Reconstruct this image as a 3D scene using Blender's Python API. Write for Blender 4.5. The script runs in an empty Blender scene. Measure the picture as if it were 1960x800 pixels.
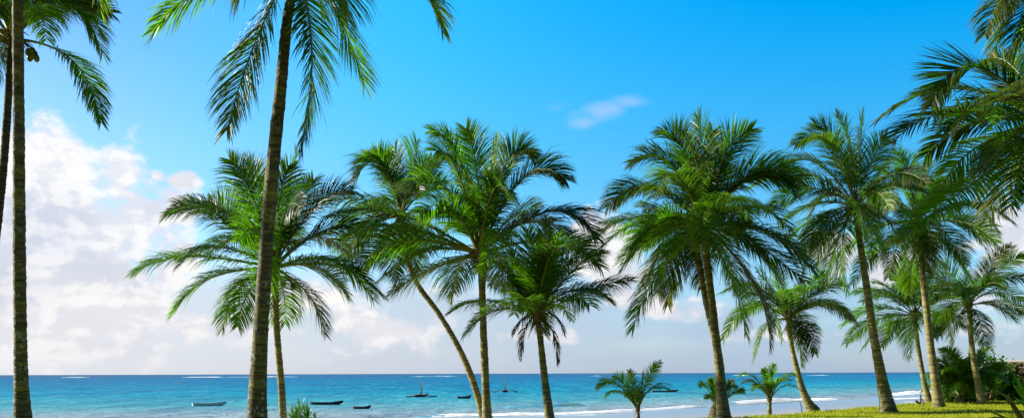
import bpy, math, random
import numpy as np
from mathutils import Vector, Matrix

# ------------------------------------------------------------------ camera, sky, sun, exposure
S = bpy.context.scene
C = S.collection
F = 1700.0; CX = 980.0; HY = 714.0; ROLL = -0.00306; EYE = 1.6
SEA_Z = -3.4
cam = bpy.data.cameras.new('camera'); cam_o = bpy.data.objects.new('camera', cam); C.objects.link(cam_o)
cam.sensor_width = 36; cam.sensor_fit = 'HORIZONTAL'; cam.lens = F/1960*36
cam.shift_y = (HY-400)/1960; cam.clip_start = 0.1; cam.clip_end = 60000
cam_o.location = (0, 0, EYE); cam_o.rotation_euler = (Matrix.Rotation(math.pi/2, 3, 'X') @ Matrix.Rotation(ROLL, 3, 'Z')).to_euler()
S.camera = cam_o
SUN_AZ = math.radians(-74); SUN_EL = math.radians(30)
S.view_settings.view_transform = 'Standard'; S.view_settings.look = 'None'
S.view_settings.exposure = 1.2; S.view_settings.gamma = 1
sun = bpy.data.lights.new('sun', 'SUN'); sun.energy = 5.0; sun.angle = math.radians(.5); sun.color = (1, .93, .80)
so = bpy.data.objects.new('sun', sun); C.objects.link(so)
sd = Vector((math.sin(SUN_AZ)*math.cos(SUN_EL), math.cos(SUN_AZ)*math.cos(SUN_EL), math.sin(SUN_EL)))
so.rotation_euler = sd.to_track_quat('Z', 'Y').to_euler()

def azel(px, py):
    u, v = px-CX, HY-py
    return math.atan2(u, F), math.atan2(v, math.hypot(u, F))

class NG:
    """small helper for writing node trees"""
    def __init__(s, t): s.t = t; s.n = t.nodes; s.l = t.links
    def node(s, typ, **k):
        n = s.n.new(typ)
        for a, b in k.items(): setattr(n, a, b)
        return n
    def put(s, sock, v):
        if isinstance(v, bpy.types.NodeSocket): s.l.new(v, sock)
        elif v is not None:
            if hasattr(sock.default_value, '__len__') and not hasattr(v, '__len__'): v = (v,)*3
            if hasattr(sock.default_value, '__len__') and len(sock.default_value) == 4 and len(v) == 3: v = (*v, 1)
            sock.default_value = v
    def m(s, op, a, b=None, c=None, clamp=False):
        n = s.node('ShaderNodeMath', operation=op, use_clamp=clamp)
        for i, v in enumerate((a, b, c)):
            if v is not None: s.put(n.inputs[i], v)
        return n.outputs[0]
    def vm(s, op, a, b=None, out=0):
        n = s.node('ShaderNodeVectorMath', operation=op)
        s.put(n.inputs[0], a)
        if b is not None: s.put(n.inputs[1], b)
        return n.outputs[out]
    def xyz(s, x, y, z):
        n = s.node('ShaderNodeCombineXYZ')
        for i, v in enumerate((x, y, z)): s.put(n.inputs[i], v)
        return n.outputs[0]
    def sep(s, v):
        n = s.node('ShaderNodeSeparateXYZ'); s.put(n.inputs[0], v); return n.outputs
    def noise(s, v, scale, detail=4, rough=.5, dist=0):
        n = s.node('ShaderNodeTexNoise'); s.put(n.inputs['Vector'], v)
        n.inputs['Scale'].default_value = scale; n.inputs['Detail'].default_value = detail
        n.inputs['Roughness'].default_value = rough; n.inputs['Distortion'].default_value = dist
        return n.outputs['Fac']
    def ramp(s, x, a, b, c=0., d=1., smooth=True):
        n = s.node('ShaderNodeMapRange'); n.interpolation_type = 'SMOOTHSTEP' if smooth else 'LINEAR'
        for i, v in enumerate((x, a, b, c, d)): s.put(n.inputs[i], v)
        return n.outputs[0]
    def cramp(s, x, stops):
        n = s.node('ShaderNodeValToRGB'); s.put(n.inputs[0], x); e = n.color_ramp.elements
        e[0].position, e[0].color = stops[0][0], (*stops[0][1], 1); e[1].position, e[1].color = stops[-1][0], (*stops[-1][1], 1)
        for p, c in stops[1:-1]:
            k = e.new(p); k.color = (*c, 1)
        return n.outputs[0]
    def mix(s, f, a, b, mode='MIX'):
        n = s.node('ShaderNodeMix', data_type='RGBA', blend_type=mode)
        s.put(n.inputs[0], f); s.put(n.inputs[6], a); s.put(n.inputs[7], b)
        return n.outputs[2]

def build_world():
    w = bpy.data.worlds.new('World'); S.world = w; w.use_nodes = True
    g = NG(w.node_tree); g.n.clear()
    sky = g.node('ShaderNodeTexSky', sky_type='NISHITA'); sky.sun_disc = False
    sky.sun_elevation = SUN_EL; sky.sun_rotation = SUN_AZ; sky.altitude = 0
    sky.air_density = 1.0; sky.dust_density = .6; sky.ozone_density = 2.2
    d = g.node('ShaderNodeTexCoord').outputs['Generated']
    x, y, z = g.sep(d)
    az = g.m('ARCTAN2', x, y); el = g.m('ARCSINE', z)
    # clean tropical air: deeper, more saturated blue than the raw sky model, deepening away from the sun and upwards; overhead dimmed further to cut fill light
    hsv = g.node('ShaderNodeHueSaturation'); g.put(hsv.inputs['Color'], sky.outputs[0])
    g.put(hsv.inputs['Saturation'], g.m('ADD', g.ramp(el, 0, .45, .75, 1.35), g.ramp(az, -.6, .5, -.12, .28)))
    hsv.inputs['Hue'].default_value = 0.485; hsv.inputs['Value'].default_value = 1
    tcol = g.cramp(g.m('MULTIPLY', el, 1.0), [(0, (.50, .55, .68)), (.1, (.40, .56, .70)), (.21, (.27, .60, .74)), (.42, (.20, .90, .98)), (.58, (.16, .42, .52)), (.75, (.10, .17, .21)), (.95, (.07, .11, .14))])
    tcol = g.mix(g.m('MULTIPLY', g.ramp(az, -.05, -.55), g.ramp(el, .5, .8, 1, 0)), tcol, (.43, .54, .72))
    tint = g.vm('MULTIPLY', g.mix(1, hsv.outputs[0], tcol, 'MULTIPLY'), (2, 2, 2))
    ae = g.xyz(az, el, 0)
    base = tint
    # clouds -----------------------------------------------------------
    p = g.xyz(az, g.m('MULTIPLY', el, 1.5), 0)
    warp = g.noise(p, 9, 3, .5)
    n1 = g.noise(g.vm('ADD', p, g.xyz(g.m('MULTIPLY', warp, .05), 0, 0)), 13, 7, .56)
    n1b = g.noise(g.vm('ADD', g.vm('ADD', p, (.012, -.012, 0)), g.xyz(g.m('MULTIPLY', warp, .05), 0, 0)), 13, 7, .56)
    def blobs(lst):
        acc = None
        for (px, py, rx, ry, wt) in lst:
            a0, e0 = azel(px, py)
            q = g.vm('MULTIPLY', g.vm('SUBTRACT', ae, (a0, e0, 0)), (F/rx, F/ry, 0))
            L = g.vm('LENGTH', q, out=1)
            v = g.m('MULTIPLY', g.ramp(L, 0, 1.5, 1, 0), wt)
            acc = v if acc is None else g.m('MAXIMUM', acc, v)
        return acc
    bl = blobs([(60, 500, 280, 260, 1.25), (220, 560, 230, 130, .85), (115, 330, 100, 90, .95), (225, 325, 80, 70, .8), (20, 380, 130, 170, .9), (250, 450, 100, 60, .6),
                (352, 342, 40, 24, .85), (303, 333, 22, 18, .75), (488, 325, 36, 40, .85), (350, 480, 45, 40, .75),
                (1300, 590, 100, 38, .86), (1180, 490, 110, 110, .92), (1590, 495, 80, 60, .85), (1960, 440, 90, 110, .8), (1900, 560, 160, 90, .6),
                (-300, 420, 300, 260, .85), (2300, 420, 300, 160, .7), (700, 620, 260, 60, .72), (460, 600, 260, 90, .72), (1710, 520, 90, 50, .75), (1040, 640, 140, 30, .62), (850, 560, 120, 50, .6), (1480, 640, 160, 26, .55)])
    dens = g.ramp(g.m('ADD', bl, g.m('MULTIPLY', g.m('SUBTRACT', n1, .5), 2.5)), .34, .74)
    dens = g.m('MULTIPLY', dens, g.ramp(bl, .02, .2))
    wisp_n = g.noise(g.xyz(g.m('ADD', az, g.m('MULTIPLY', el, -1.3)), g.m('MULTIPLY', el, 3.2), 3), 9, 5, .6)
    wisp = g.m('MULTIPLY', g.ramp(g.m('ADD', blobs([(1118, 234, 62, 30, .52), (1160, 214, 66, 34, .6), (1203, 192, 56, 26, .52), (1062, 196, 80, 34, .36)]), g.m('MULTIPLY', g.m('SUBTRACT', wisp_n, .5), 1.1)), .30, .85), .42)
    # low stratus and sea haze hugging the horizon
    strat_n = g.noise(g.xyz(g.m('MULTIPLY', az, 1.0), g.m('MULTIPLY', el, 5.0), 7), 5, 6, .55)
    env = g.m('MULTIPLY', g.ramp(el, .035, .19, 1, 0), g.ramp(az, -.5, .45, 1.0, .62))
    strat = g.m('MULTIPLY', g.ramp(g.m('ADD', env, g.m('MULTIPLY', g.m('SUBTRACT', strat_n, .5), .8)), .28, .8), .8)
    shade = g.ramp(g.m('SUBTRACT', n1b, n1), -.07, .05, 1, 0)
    n3 = g.noise(p, 5, 3, .5)
    lit = g.m('MULTIPLY', g.m('ADD', g.m('MULTIPLY', shade, .6), g.m('MULTIPLY', g.ramp(n3, .35, .65), .55)), g.ramp(el, 0, .12, .55, 1), clamp=True)
    ccol = g.mix(lit, (4.65, 4.8, 5.45), (7.2, 7.0, 6.8))
    scol = g.mix(g.ramp(az, -.50, .42), (5.0, 5.1, 5.5), (2.5, 3.6, 5.1))
    scol = g.mix(g.ramp(strat_n, .35, .7, 0, .45), scol, g.mix(g.ramp(az, -.5, .42), (5.6, 5.5, 5.6), (2.8, 3.8, 5.1)))
    col = g.mix(strat, base, scol)
    col = g.mix(g.m('MULTIPLY', dens, .93), col, ccol)
    col = g.mix(wisp, col, (5.5, 5.4, 6.4))
    col = g.mix(1, col, g.ramp(y, -.5, .25, .4, 1), 'MULTIPLY')  # sky dimmed behind the camera, added to cut fill light
    low = g.ramp(z, -.02, 0, 0, 1)
    col = g.mix(low, (.6, .8, .8), col)
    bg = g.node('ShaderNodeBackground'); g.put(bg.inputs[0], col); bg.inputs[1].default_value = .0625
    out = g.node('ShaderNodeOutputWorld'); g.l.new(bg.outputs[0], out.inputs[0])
build_world()

# ------------------------------------------------------------------ helpers
rng = np.random.default_rng(11); random.seed(5)
RC, RS = math.cos(ROLL), math.sin(ROLL)
def at(px, py, D):
    u, v = px-CX, HY-py
    return np.array([(u*RC - v*RS)/F*D, D, EYE + (u*RS + v*RC)/F*D])

def tag(o, label=None, cat=None, group=None, kind=None):
    if label: o['label'] = label
    if cat: o['category'] = cat
    if group: o['group'] = group
    if kind: o['kind'] = kind
    return o
def empty(name, loc=(0, 0, 0)):
    o = bpy.data.objects.new(name, None); o.location = [float(v) for v in loc]; C.objects.link(o); return o
def mesh_obj(name, V, Fc, mats, parent=None, col=None, uv=None, mi=None, smooth=False):
    """V (n,3) world coords, Fc list of arrays of faces (each (k,3) or (k,4)). Parented parts are stored relative to the root."""
    V = np.asarray(V, float)
    if parent is not None:
        r = parent
        off = np.zeros(3)
        while r is not None: off += np.array(r.location); r = r.parent
        V = V - off
    me = bpy.data.meshes.new(name)
    if not isinstance(Fc, list): Fc = [Fc]
    loops = np.concatenate([f.reshape(-1) for f in Fc]).astype(np.int32)
    tot = np.concatenate([np.full(len(f), f.shape[1]) for f in Fc]).astype(np.int32)
    st = np.concatenate([[0], np.cumsum(tot)[:-1]]).astype(np.int32)
    me.vertices.add(len(V)); me.vertices.foreach_set('co', V.astype(np.float32).ravel())
    me.loops.add(len(loops)); me.loops.foreach_set('vertex_index', loops)
    me.polygons.add(len(tot)); me.polygons.foreach_set('loop_start', st); me.polygons.foreach_set('loop_total', tot)
    if mi is not None: me.polygons.foreach_set('material_index', np.asarray(mi, np.int32))
    if smooth: me.polygons.foreach_set('use_smooth', np.ones(len(tot), bool))
    if col is not None:
        a = me.color_attributes.new('tint', 'FLOAT_COLOR', 'POINT')
        c4 = np.ones((len(V), 4), np.float32); c4[:, :3] = col; a.data.foreach_set('color', c4.ravel())
    if uv is not None:
        l = me.uv_layers.new(name='UVMap'); l.data.foreach_set('uv', np.asarray(uv, np.float32)[loops].ravel())
    me.update(calc_edges=True)
    for m in (mats if isinstance(mats, (list, tuple)) else [mats]): me.materials.append(m)
    o = bpy.data.objects.new(name, me); C.objects.link(o); o.parent = parent
    return o

class MB:
    """collects pieces into one mesh"""
    def __init__(s): s.V = []; s.Q = []; s.T = []; s.n = 0; s.C = []; s.U = []
    def add(s, V, Q=None, T=None, col=(.5, .5, .5), uv=None):
        V = np.asarray(V, float)
        s.V.append(V)
        if Q is not None and len(Q): s.Q.append(np.asarray(Q)+s.n)
        if T is not None and len(T): s.T.append(np.asarray(T)+s.n)
        c = np.asarray(col, float); s.C.append(np.broadcast_to(c, (len(V), 3)) if c.ndim == 1 else c)
        s.U.append(np.zeros((len(V), 2)) if uv is None else uv)
        s.n += len(V); return s
    def tube(s, P, R, seg=8, col=(.5, .5, .5), cap=True):
        V, Q, T, U = tube(P, R, seg, cap); return s.add(V, Q, T, col, U)
    def box(s, c, size, rz=0, col=(.5, .5, .5)):
        x, y, z = np.array(size)/2
        V = np.array([[a*x, b*y, d*z] for a in (-1, 1) for b in (-1, 1) for d in (-1, 1)])
        R = np.array([[math.cos(rz), -math.sin(rz), 0], [math.sin(rz), math.cos(rz), 0], [0, 0, 1]])
        return s.add(V@R.T+np.array(c), [[0, 1, 3, 2], [4, 6, 7, 5], [0, 4, 5, 1], [2, 3, 7, 6], [0, 2, 6, 4], [1, 5, 7, 3]], None, col)
    def build(s, name, mats, parent=None, smooth=False):
        f = []
        if s.Q: f.append(np.concatenate(s.Q))
        if s.T: f.append(np.concatenate(s.T))
        return mesh_obj(name, np.concatenate(s.V), f, mats, parent, np.concatenate(s.C), np.concatenate(s.U), None, smooth)

def norm(a): return a/np.maximum(np.linalg.norm(a, axis=-1, keepdims=True), 1e-9)
def tube(P, R, seg=8, cap=True):
    P = np.asarray(P, float); n = len(P); R = np.broadcast_to(np.asarray(R, float), (n,))
    T = norm(np.gradient(P, axis=0))
    ref = np.array([0, 1., 0]) if abs(T[0][1]) < .8 else np.array([1., 0, 0])
    A = norm(np.cross(T, ref)); B = np.cross(A, T)
    th = np.linspace(0, 2*math.pi, seg, endpoint=False)
    V = P[:, None] + R[:, None, None]*(np.cos(th)[None, :, None]*A[:, None] + np.sin(th)[None, :, None]*B[:, None])
    V = V.reshape(-1, 3)
    L = np.concatenate([[0], np.cumsum(np.linalg.norm(np.diff(P, axis=0), axis=1))])
    U = np.stack([np.tile(th/6.2832, n), np.repeat(L, seg)], 1)
    i = np.arange(n-1)[:, None]*seg; j = np.arange(seg)[None]; k = (j+1) % seg
    Q = np.stack([i+j, i+k, i+seg+k, i+seg+j], -1).reshape(-1, 4)
    Tt = []
    if cap:
        V = np.vstack([V, P[0], P[-1]]); U = np.vstack([U, [0, 0], [0, L[-1]]])
        a, b = n*seg, n*seg+1
        Tt = [[a, (q+1) % seg, q] for q in range(seg)] + [[b, (n-1)*seg+q, (n-1)*seg+(q+1) % seg] for q in range(seg)]
    return V, Q, Tt, U
def spline(P, n):
    """Catmull-Rom through rows of P"""
    P = np.asarray(P, float); Q = np.vstack([2*P[0]-P[1], P, 2*P[-1]-P[-2]])
    t = np.linspace(0, len(P)-1-1e-6, n); i = t.astype(int); f = (t-i)[:, None]
    a, b, c, d = Q[i], Q[i+1], Q[i+2], Q[i+3]
    return .5*((2*b)+(c-a)*f+(2*a-5*b+4*c-d)*f**2+(3*b-a-3*c+d)*f**3)
def smooth(x, a, b):
    t = np.clip((x-a)/(b-a), 0, 1); return t*t*(3-2*t)

# ------------------------------------------------------------------ materials
def mat(name):
    m = bpy.data.materials.new(name); m.use_nodes = True; g = NG(m.node_tree); g.n.clear()
    out = g.node('ShaderNodeOutputMaterial'); b = g.node('ShaderNodeBsdfPrincipled'); g.l.new(b.outputs[0], out.inputs[0])
    return m, g, b, out
def simple(name, col, rough=.7, var=.25, scale=4, bump=0.):
    m, g, b, out = mat(name)
    pos = g.node('ShaderNodeTexCoord').outputs['Object']
    n = g.noise(pos, scale, 5, .6)
    c = np.array(col)
    g.put(b.inputs['Base Color'], g.mix(n, tuple(c*(1-var)), tuple(c*(1+var))))
    b.inputs['Roughness'].default_value = rough
    if bump:
        bp = g.node('ShaderNodeBump'); bp.inputs['Strength'].default_value = bump; g.put(bp.inputs['Height'], n); g.l.new(bp.outputs[0], b.inputs['Normal'])
    return m
def leaf_mat(name, dark, light, dry, trans, gloss=.33, tw=.42):
    """tint attribute: r = per-leaflet random, g = per-frond tone from dark to bright, b = dryness"""
    m, g, b, out = mat(name)
    a = g.node('ShaderNodeAttribute', attribute_name='tint').outputs['Color']
    r, h, dr = g.sep(a)
    pos = g.node('ShaderNodeTexCoord').outputs['Object']
    blot = g.noise(pos, 3.0, 4, .6)
    f = g.m('ADD', g.m('MULTIPLY', r, .35), g.m('ADD', g.m('MULTIPLY', h, .75), g.m('MULTIPLY', g.m('SUBTRACT', blot, .5), .5)), clamp=True)
    col = g.mix(g.m('MULTIPLY', dr, 1, clamp=True), g.mix(f, dark, light), dry)
    g.put(b.inputs['Base Color'], col); b.inputs['Roughness'].default_value = gloss
    b.inputs['Specular IOR Level'].default_value = .2
    tr = g.node('ShaderNodeBsdfTranslucent')
    tc = g.mix(g.m('MULTIPLY', dr, .85, clamp=True), g.mix(f, trans[0], trans[1]), tuple(np.array(dry)*1.6))
    g.put(tr.inputs[0], tc)
    mx = g.node('ShaderNodeMixShader'); mx.inputs[0].default_value = tw
    g.l.new(b.outputs[0], mx.inputs[1]); g.l.new(tr.outputs[0], mx.inputs[2]); g.l.new(mx.outputs[0], out.inputs[0])
    return m
M_LEAF = leaf_mat('palm_leaf', (.002, .011, .001), (.045, .13, .001), (.16, .12, .035), ((.003, .11, .001), (.22, .66, .001)), .40, .36)
M_SHRUB = leaf_mat('shrub_leaf', (.012, .05, .004), (.075, .19, .006), (.14, .10, .04), ((.05, .26, .02), (.13, .42, .02)), .3, .35)
M_DRY = leaf_mat('dry_leaf', (.10, .075, .035), (.20, .15, .07), (.10, .07, .035), ((.15, .11, .05), (.22, .17, .08)), .7, .25)
M_RACHIS = simple('frond_stalk', (.15, .17, .022), .38, .35, 5)
M_FIBRE = simple('crown_fibre', (.11, .080, .038), .9, .5, 14, .5)
M_COCO = simple('coconut_husk', (.065, .085, .018), .45, .4, 7)
def trunk_mat(name, base, moss, lichen):
    m, g, b, out = mat(name)
    uv = g.node('ShaderNodeUVMap', uv_map='UVMap').outputs[0]
    u, v, _ = g.sep(uv)
    pos = g.node('ShaderNodeTexCoord').outputs['Object']
    wob = g.m('MULTIPLY', g.noise(pos, 5, 3, .5), .10)
    ph = g.m('FRACT', g.m('MULTIPLY', g.m('ADD', v, wob), 9.0))
    ring = g.ramp(ph, .0, .22, 0, 1)
    fib = g.noise(g.vm('MULTIPLY', pos, (30, 30, 3)), 1.0, 5, .65)
    big = g.noise(pos, 1.7, 4, .6)
    c = g.mix(g.m('MULTIPLY', ring, g.ramp(fib, .2, .7, .55, 1)), tuple(np.array(base)*.22), base)
    c = g.mix(g.ramp(big, .40, .66, 0, .75), c, moss)
    fine = g.noise(pos, 9, 4, .6)
    band = g.noise(g.xyz(0, 0, g.m('ADD', v, g.m('MULTIPLY', big, .25))), 5.5, 2, .5)
    c = g.mix(1, c, g.mix(g.ramp(band, .38, .62), (.55, .52, .50), (1.25, 1.25, 1.2)), 'MULTIPLY')
    c = g.mix(g.ramp(fine, .56, .72, 0, .5), c, tuple(np.array(base)*.45))
    if lichen:
        vo = g.node('ShaderNodeTexVoronoi'); vo.inputs['Scale'].default_value = 9; vo.inputs['Randomness'].default_value = 1
        g.put(vo.inputs['Vector'], g.vm('ADD', pos, g.vm('MULTIPLY', g.xyz(fib, big, fine), (.09, .09, .09))))
        zz = g.sep(g.node('ShaderNodeNewGeometry').outputs['Position'])[2]
        patch = g.m('MULTIPLY', g.ramp(vo.outputs['Distance'], .24, .42, 1, 0), g.ramp(g.noise(pos, 2.6, 3, .6), .42, .55))
        c = g.mix(g.m('MULTIPLY', patch, g.ramp(zz, 1.5, 6.0, lichen, .35*lichen)), c, (.30, .30, .25))
    g.put(b.inputs['Base Color'], c); b.inputs['Roughness'].default_value = .85
    bp = g.node('ShaderNodeBump'); bp.inputs['Strength'].default_value = .9; bp.inputs['Distance'].default_value = .03
    g.put(bp.inputs['Height'], g.m('ADD', g.m('MULTIPLY', ring, .6), g.m('MULTIPLY', fib, .8))); g.l.new(bp.outputs[0], b.inputs['Normal'])
    return m
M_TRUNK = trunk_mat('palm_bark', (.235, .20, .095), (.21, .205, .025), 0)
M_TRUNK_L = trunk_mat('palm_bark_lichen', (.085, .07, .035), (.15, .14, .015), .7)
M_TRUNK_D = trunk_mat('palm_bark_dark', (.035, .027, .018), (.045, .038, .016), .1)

# ------------------------------------------------------------------ ground, beach, sea
XE = np.array([-400, -80, -40, -15, 0, 7.9, 12.9, 17, 21.5, 25.8, 40, 60, 120, 400.])
YE = np.array([10, 14, 19, 22.5, 26.5, 32.0, 37.4, 41.0, 46.5, 51, 61, 74, 95, 160.])
XS = np.array([-900, -300, -60, -16.6, 7.6, 33.6, 59, 89, 150, 300, 900.])
YS = np.array([-40, 52, 90, 101, 107, 134, 161, 197, 268, 420, 900.])
def y_edge(x): return np.interp(x, XE, YE)
def y_shore(x): return np.interp(x, XS, YS) + 1.2*np.sin(x*.11)+.6*np.sin(x*.37+1)
def grid(xs, ys, zf):
    X, Y = np.meshgrid(xs, ys); V = np.stack([X, Y, zf(X, Y)], -1).reshape(-1, 3)
    nx = len(xs); i = (np.arange(len(ys)-1)[:, None]*nx + np.arange(nx-1)[None]).reshape(-1)
    return V, np.stack([i, i+1, i+nx+1, i+nx], 1)
def z_beach(X, Y):
    ye, ys = y_edge(X), y_shore(X)
    t = (ys-Y)/np.maximum(ys-ye, 5)
    z = np.where(t < 0, SEA_Z - np.minimum((Y-ys)*.02, 2.5), SEA_Z + .55*t + 2.35*np.clip(t, 0, 1)**5)
    z = np.where(t > 1, -.5, z)
    return z + .02*np.sin(X*1.3+Y*.7)*(t > .05)
m_sand, g, b, out = mat('beach_sand')
pos = g.node('ShaderNodeTexCoord').outputs['Object']
wet = g.ramp(g.sep(pos)[2], SEA_Z+.02, SEA_Z+.40, 1, 0)
g.put(b.inputs['Base Color'], g.mix(wet, g.mix(g.noise(pos, .8, 6, .6), (.34, .30, .24), (.46, .41, .34)), (.19, .245, .31)))  # blue in the wet sand colour stands in for reflected sky
g.put(b.inputs['Roughness'], g.m('SUBTRACT', .9, g.m('MULTIPLY', wet, .62)))
bp = g.node('ShaderNodeBump'); bp.inputs['Strength'].default_value = .4; g.put(bp.inputs['Height'], g.noise(pos, 3, 6, .6)); g.l.new(bp.outputs[0], b.inputs['Normal'])
V, Q = grid(np.concatenate([np.arange(-900, -80, 20), np.arange(-80, 160, 2.), np.arange(160, 901, 20)]), np.concatenate([np.arange(-700, -20, 40), np.arange(-20, 300, 2.), np.arange(300, 1000, 20)]), z_beach)
tag(mesh_obj('beach', V, Q, m_sand, smooth=True), 'pale wet sand between the lawn edge and the surf', 'beach', kind='structure')

# lawn
def z_lawn(X, Y):
    d = y_edge(X)-Y
    return .05*np.sin(X*.35+1)*np.sin(Y*.22) + .02*np.sin(X*1.1)*np.cos(Y*.9) - .45*np.clip(1-d/.7, 0, 1)**1.6
m_lawn, g, b, out = mat('lawn_grass')
pos = g.node('ShaderNodeTexCoord').outputs['Object']
f = g.noise(pos, .55, 5, .6); f2 = g.noise(pos, 14, 5, .7)
c = g.mix(f2, g.mix(f, (.19, .23, .003), (.29, .31, .005)), g.mix(f, (.27, .32, .006), (.37, .36, .012)))
c = g.mix(g.ramp(g.noise(pos, 1.7, 5, .65), .60, .72, 0, .5), c, (.24, .20, .08))
g.put(b.inputs['Base Color'], c); b.inputs['Roughness'].default_value = .95; b.inputs['Specular IOR Level'].default_value = .1
bp = g.node('ShaderNodeBump'); bp.inputs['Strength'].default_value = 1; bp.inputs['Distance'].default_value = .1; g.put(bp.inputs['Height'], f2); g.l.new(bp.outputs[0], b.inputs['Normal'])
xs = np.concatenate([np.arange(-400, -40, 20), np.arange(-40, 60, .8), np.arange(60, 401, 20)])
ds = np.concatenate([[0, .12, .25, .4, .55, .7, 1.0, 1.5], np.arange(2, 40, 1.2), np.arange(40, 700, 40)])
X, Dd = np.meshgrid(xs, ds); Y = y_edge(X)-Dd + (.25*np.sin(X*1.7)+.15*np.sin(X*4.1+2))*np.exp(-Dd/3)
V = np.stack([X, Y, z_lawn(X, Y)], -1).reshape(-1, 3); nx = len(xs)
i = (np.arange(len(ds)-1)[:, None]*nx + np.arange(nx-1)[None]).reshape(-1)
tag(mesh_obj('lawn', V, np.stack([i, i+nx, i+nx+1, i+1], 1), m_lawn, smooth=True), 'mown yellow green lawn at the lower right', 'lawn', kind='structure')
# grass blades where the lawn is in view
m_grass = leaf_mat('grass_blade', (.20, .27, .003), (.38, .40, .006), (.28, .24, .07), ((.18, .30, .005), (.36, .44, .01)), .6, .4)
N = 90000
x = rng.uniform(4, 42, N); y = rng.uniform(22, 60, N)
x = np.concatenate([x, rng.uniform(-4, 36, 22000)]); y = np.concatenate([y, y_edge(x[N:])-rng.exponential(.5, 22000)])
k = (y < y_edge(x)-.05) & (np.abs(x/y) < .62) & (x/y > -.12) & (y > 24)
x, y = x[k], y[k]; n = len(x)
h = rng.uniform(.035, .10, n)*(1+.6*(y > y_edge(x)-1.2)); a = rng.uniform(0, 6.28, n); w = rng.uniform(.006, .014, n)*1.6
base = np.stack([x, y, z_lawn(x, y)-.01], 1); dx = np.stack([np.cos(a)*w, np.sin(a)*w, 0*a], 1)
tip = base+np.stack([rng.normal(0, .02, n), rng.normal(0, .02, n), h], 1)
V = np.stack([base-dx, base+dx, tip], 1).reshape(-1, 3)
cc = np.repeat(np.stack([rng.random(n), np.clip(.5+.4*np.sin(x*.6)*np.cos(y*.5), 0, 1), (rng.random(n) < .12)*.8], 1), 3, 0)
tag(mesh_obj('grass', V, np.arange(3*n).reshape(-1, 3), m_grass, col=cc), 'short sunlit grass blades covering the lawn', 'grass', kind='stuff')

# sea: sheet reaching the horizon, vertex attribute = distance from shore
m_sea, g, b, out = mat('sea_water')
pos = g.node('ShaderNodeTexCoord').outputs['Object']
sx, sy, sz = g.sep(pos)
sh = g.sep(g.node('ShaderNodeAttribute', attribute_name='tint').outputs['Color'])[0]
patch = g.noise(g.vm('MULTIPLY', pos, (.012, .035, 1)), 1, 5, .6)
shd = g.m('ADD', sh, g.m('MULTIPLY', g.m('SUBTRACT', patch, .5), .22))
col = g.cramp(shd, [(0, (.24, .29, .34)), (.12, (.19, .30, .36)), (.26, (.05, .28, .36)), (.42, (.001, .23, .36)), (.60, (.001, .165, .32)), (.8, (.001, .13, .29)), (1, (.012, .095, .215))])
patch2 = g.noise(g.vm('MULTIPLY', pos, (.085, .022, 1)), 1, 6, .66)
col = g.mix(g.ramp(patch2, .40, .66, 0, .7), col, g.mix(1, col, (.4, .55, .72), 'MULTIPLY'))
patch3 = g.noise(g.vm('MULTIPLY', pos, (.30, .085, 1)), 1, 6, .68)
col = g.mix(g.ramp(patch3, .46, .68, 0, .45), col, g.mix(1, col, (.5, .66, .78), 'MULTIPLY'))
col = g.mix(g.m('MULTIPLY', g.ramp(patch3, .44, .30), g.ramp(patch, .4, .6, .15, .5)), col, (.30, .45, .55))
out_sea = out; g.n.remove(b)
df = g.node('ShaderNodeBsdfDiffuse'); g.put(df.inputs[0], col)
gl = g.node('ShaderNodeBsdfGlossy'); gl.inputs['Roughness'].default_value = .22; gl.inputs[0].default_value = (1, 1, 1, 1)
fz_ = g.node('ShaderNodeFresnel'); fz_.inputs[0].default_value = 1.33
w1 = g.noise(g.vm('MULTIPLY', pos, (.14, .12, 1)), 1, 7, .66, .3)
w2 = g.noise(g.vm('MULTIPLY', pos, (.8, 2.2, 1)), 1, 5, .6)
bp = g.node('ShaderNodeBump'); bp.inputs['Strength'].default_value = 1.0; bp.inputs['Distance'].default_value = 1.9
g.put(bp.inputs['Height'], g.m('ADD', w1, g.m('MULTIPLY', w2, .10))); 
for n_ in (df, gl, fz_): g.l.new(bp.outputs[0], n_.inputs['Normal'])
mx = g.node('ShaderNodeMixShader'); g.put(mx.inputs[0], g.m('MULTIPLY', fz_.outputs[0], .19)); g.l.new(df.outputs[0], mx.inputs[1]); g.l.new(gl.outputs[0], mx.inputs[2]); g.l.new(mx.outputs[0], out_sea.inputs[0])
th = np.concatenate([np.linspace(-180, -45, 46)[:-1], np.linspace(-45, 45, 181), np.linspace(45, 180, 46)[1:]])*math.pi/180
r = np.concatenate([[0], np.geomspace(40, 30000, 220)])
TH, RR = np.meshgrid(th, r); X, Y = RR*np.sin(TH), RR*np.cos(TH)
dsh = np.maximum((Y-y_shore(X))*.72, 0); att = np.clip(np.log1p(dsh/18)/math.log1p(1600/18), 0, 1)
Z = SEA_Z + .035*np.sin(X*.21+Y*.5)*np.exp(-RR/400)
V = np.stack([X, Y, Z], -1).reshape(-1, 3); nx = len(th)
i = (np.arange(len(r)-1)[:, None]*nx + np.arange(nx-1)[None]).reshape(-1)
cc = np.zeros((len(V), 3)); cc[:, 0] = att.ravel()
tag(mesh_obj('sea', V, np.stack([i, i+1, i+nx+1, i+nx], 1), m_sea, col=cc, smooth=True), 'turquoise sea reaching the horizon', 'sea', kind='structure')

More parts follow.
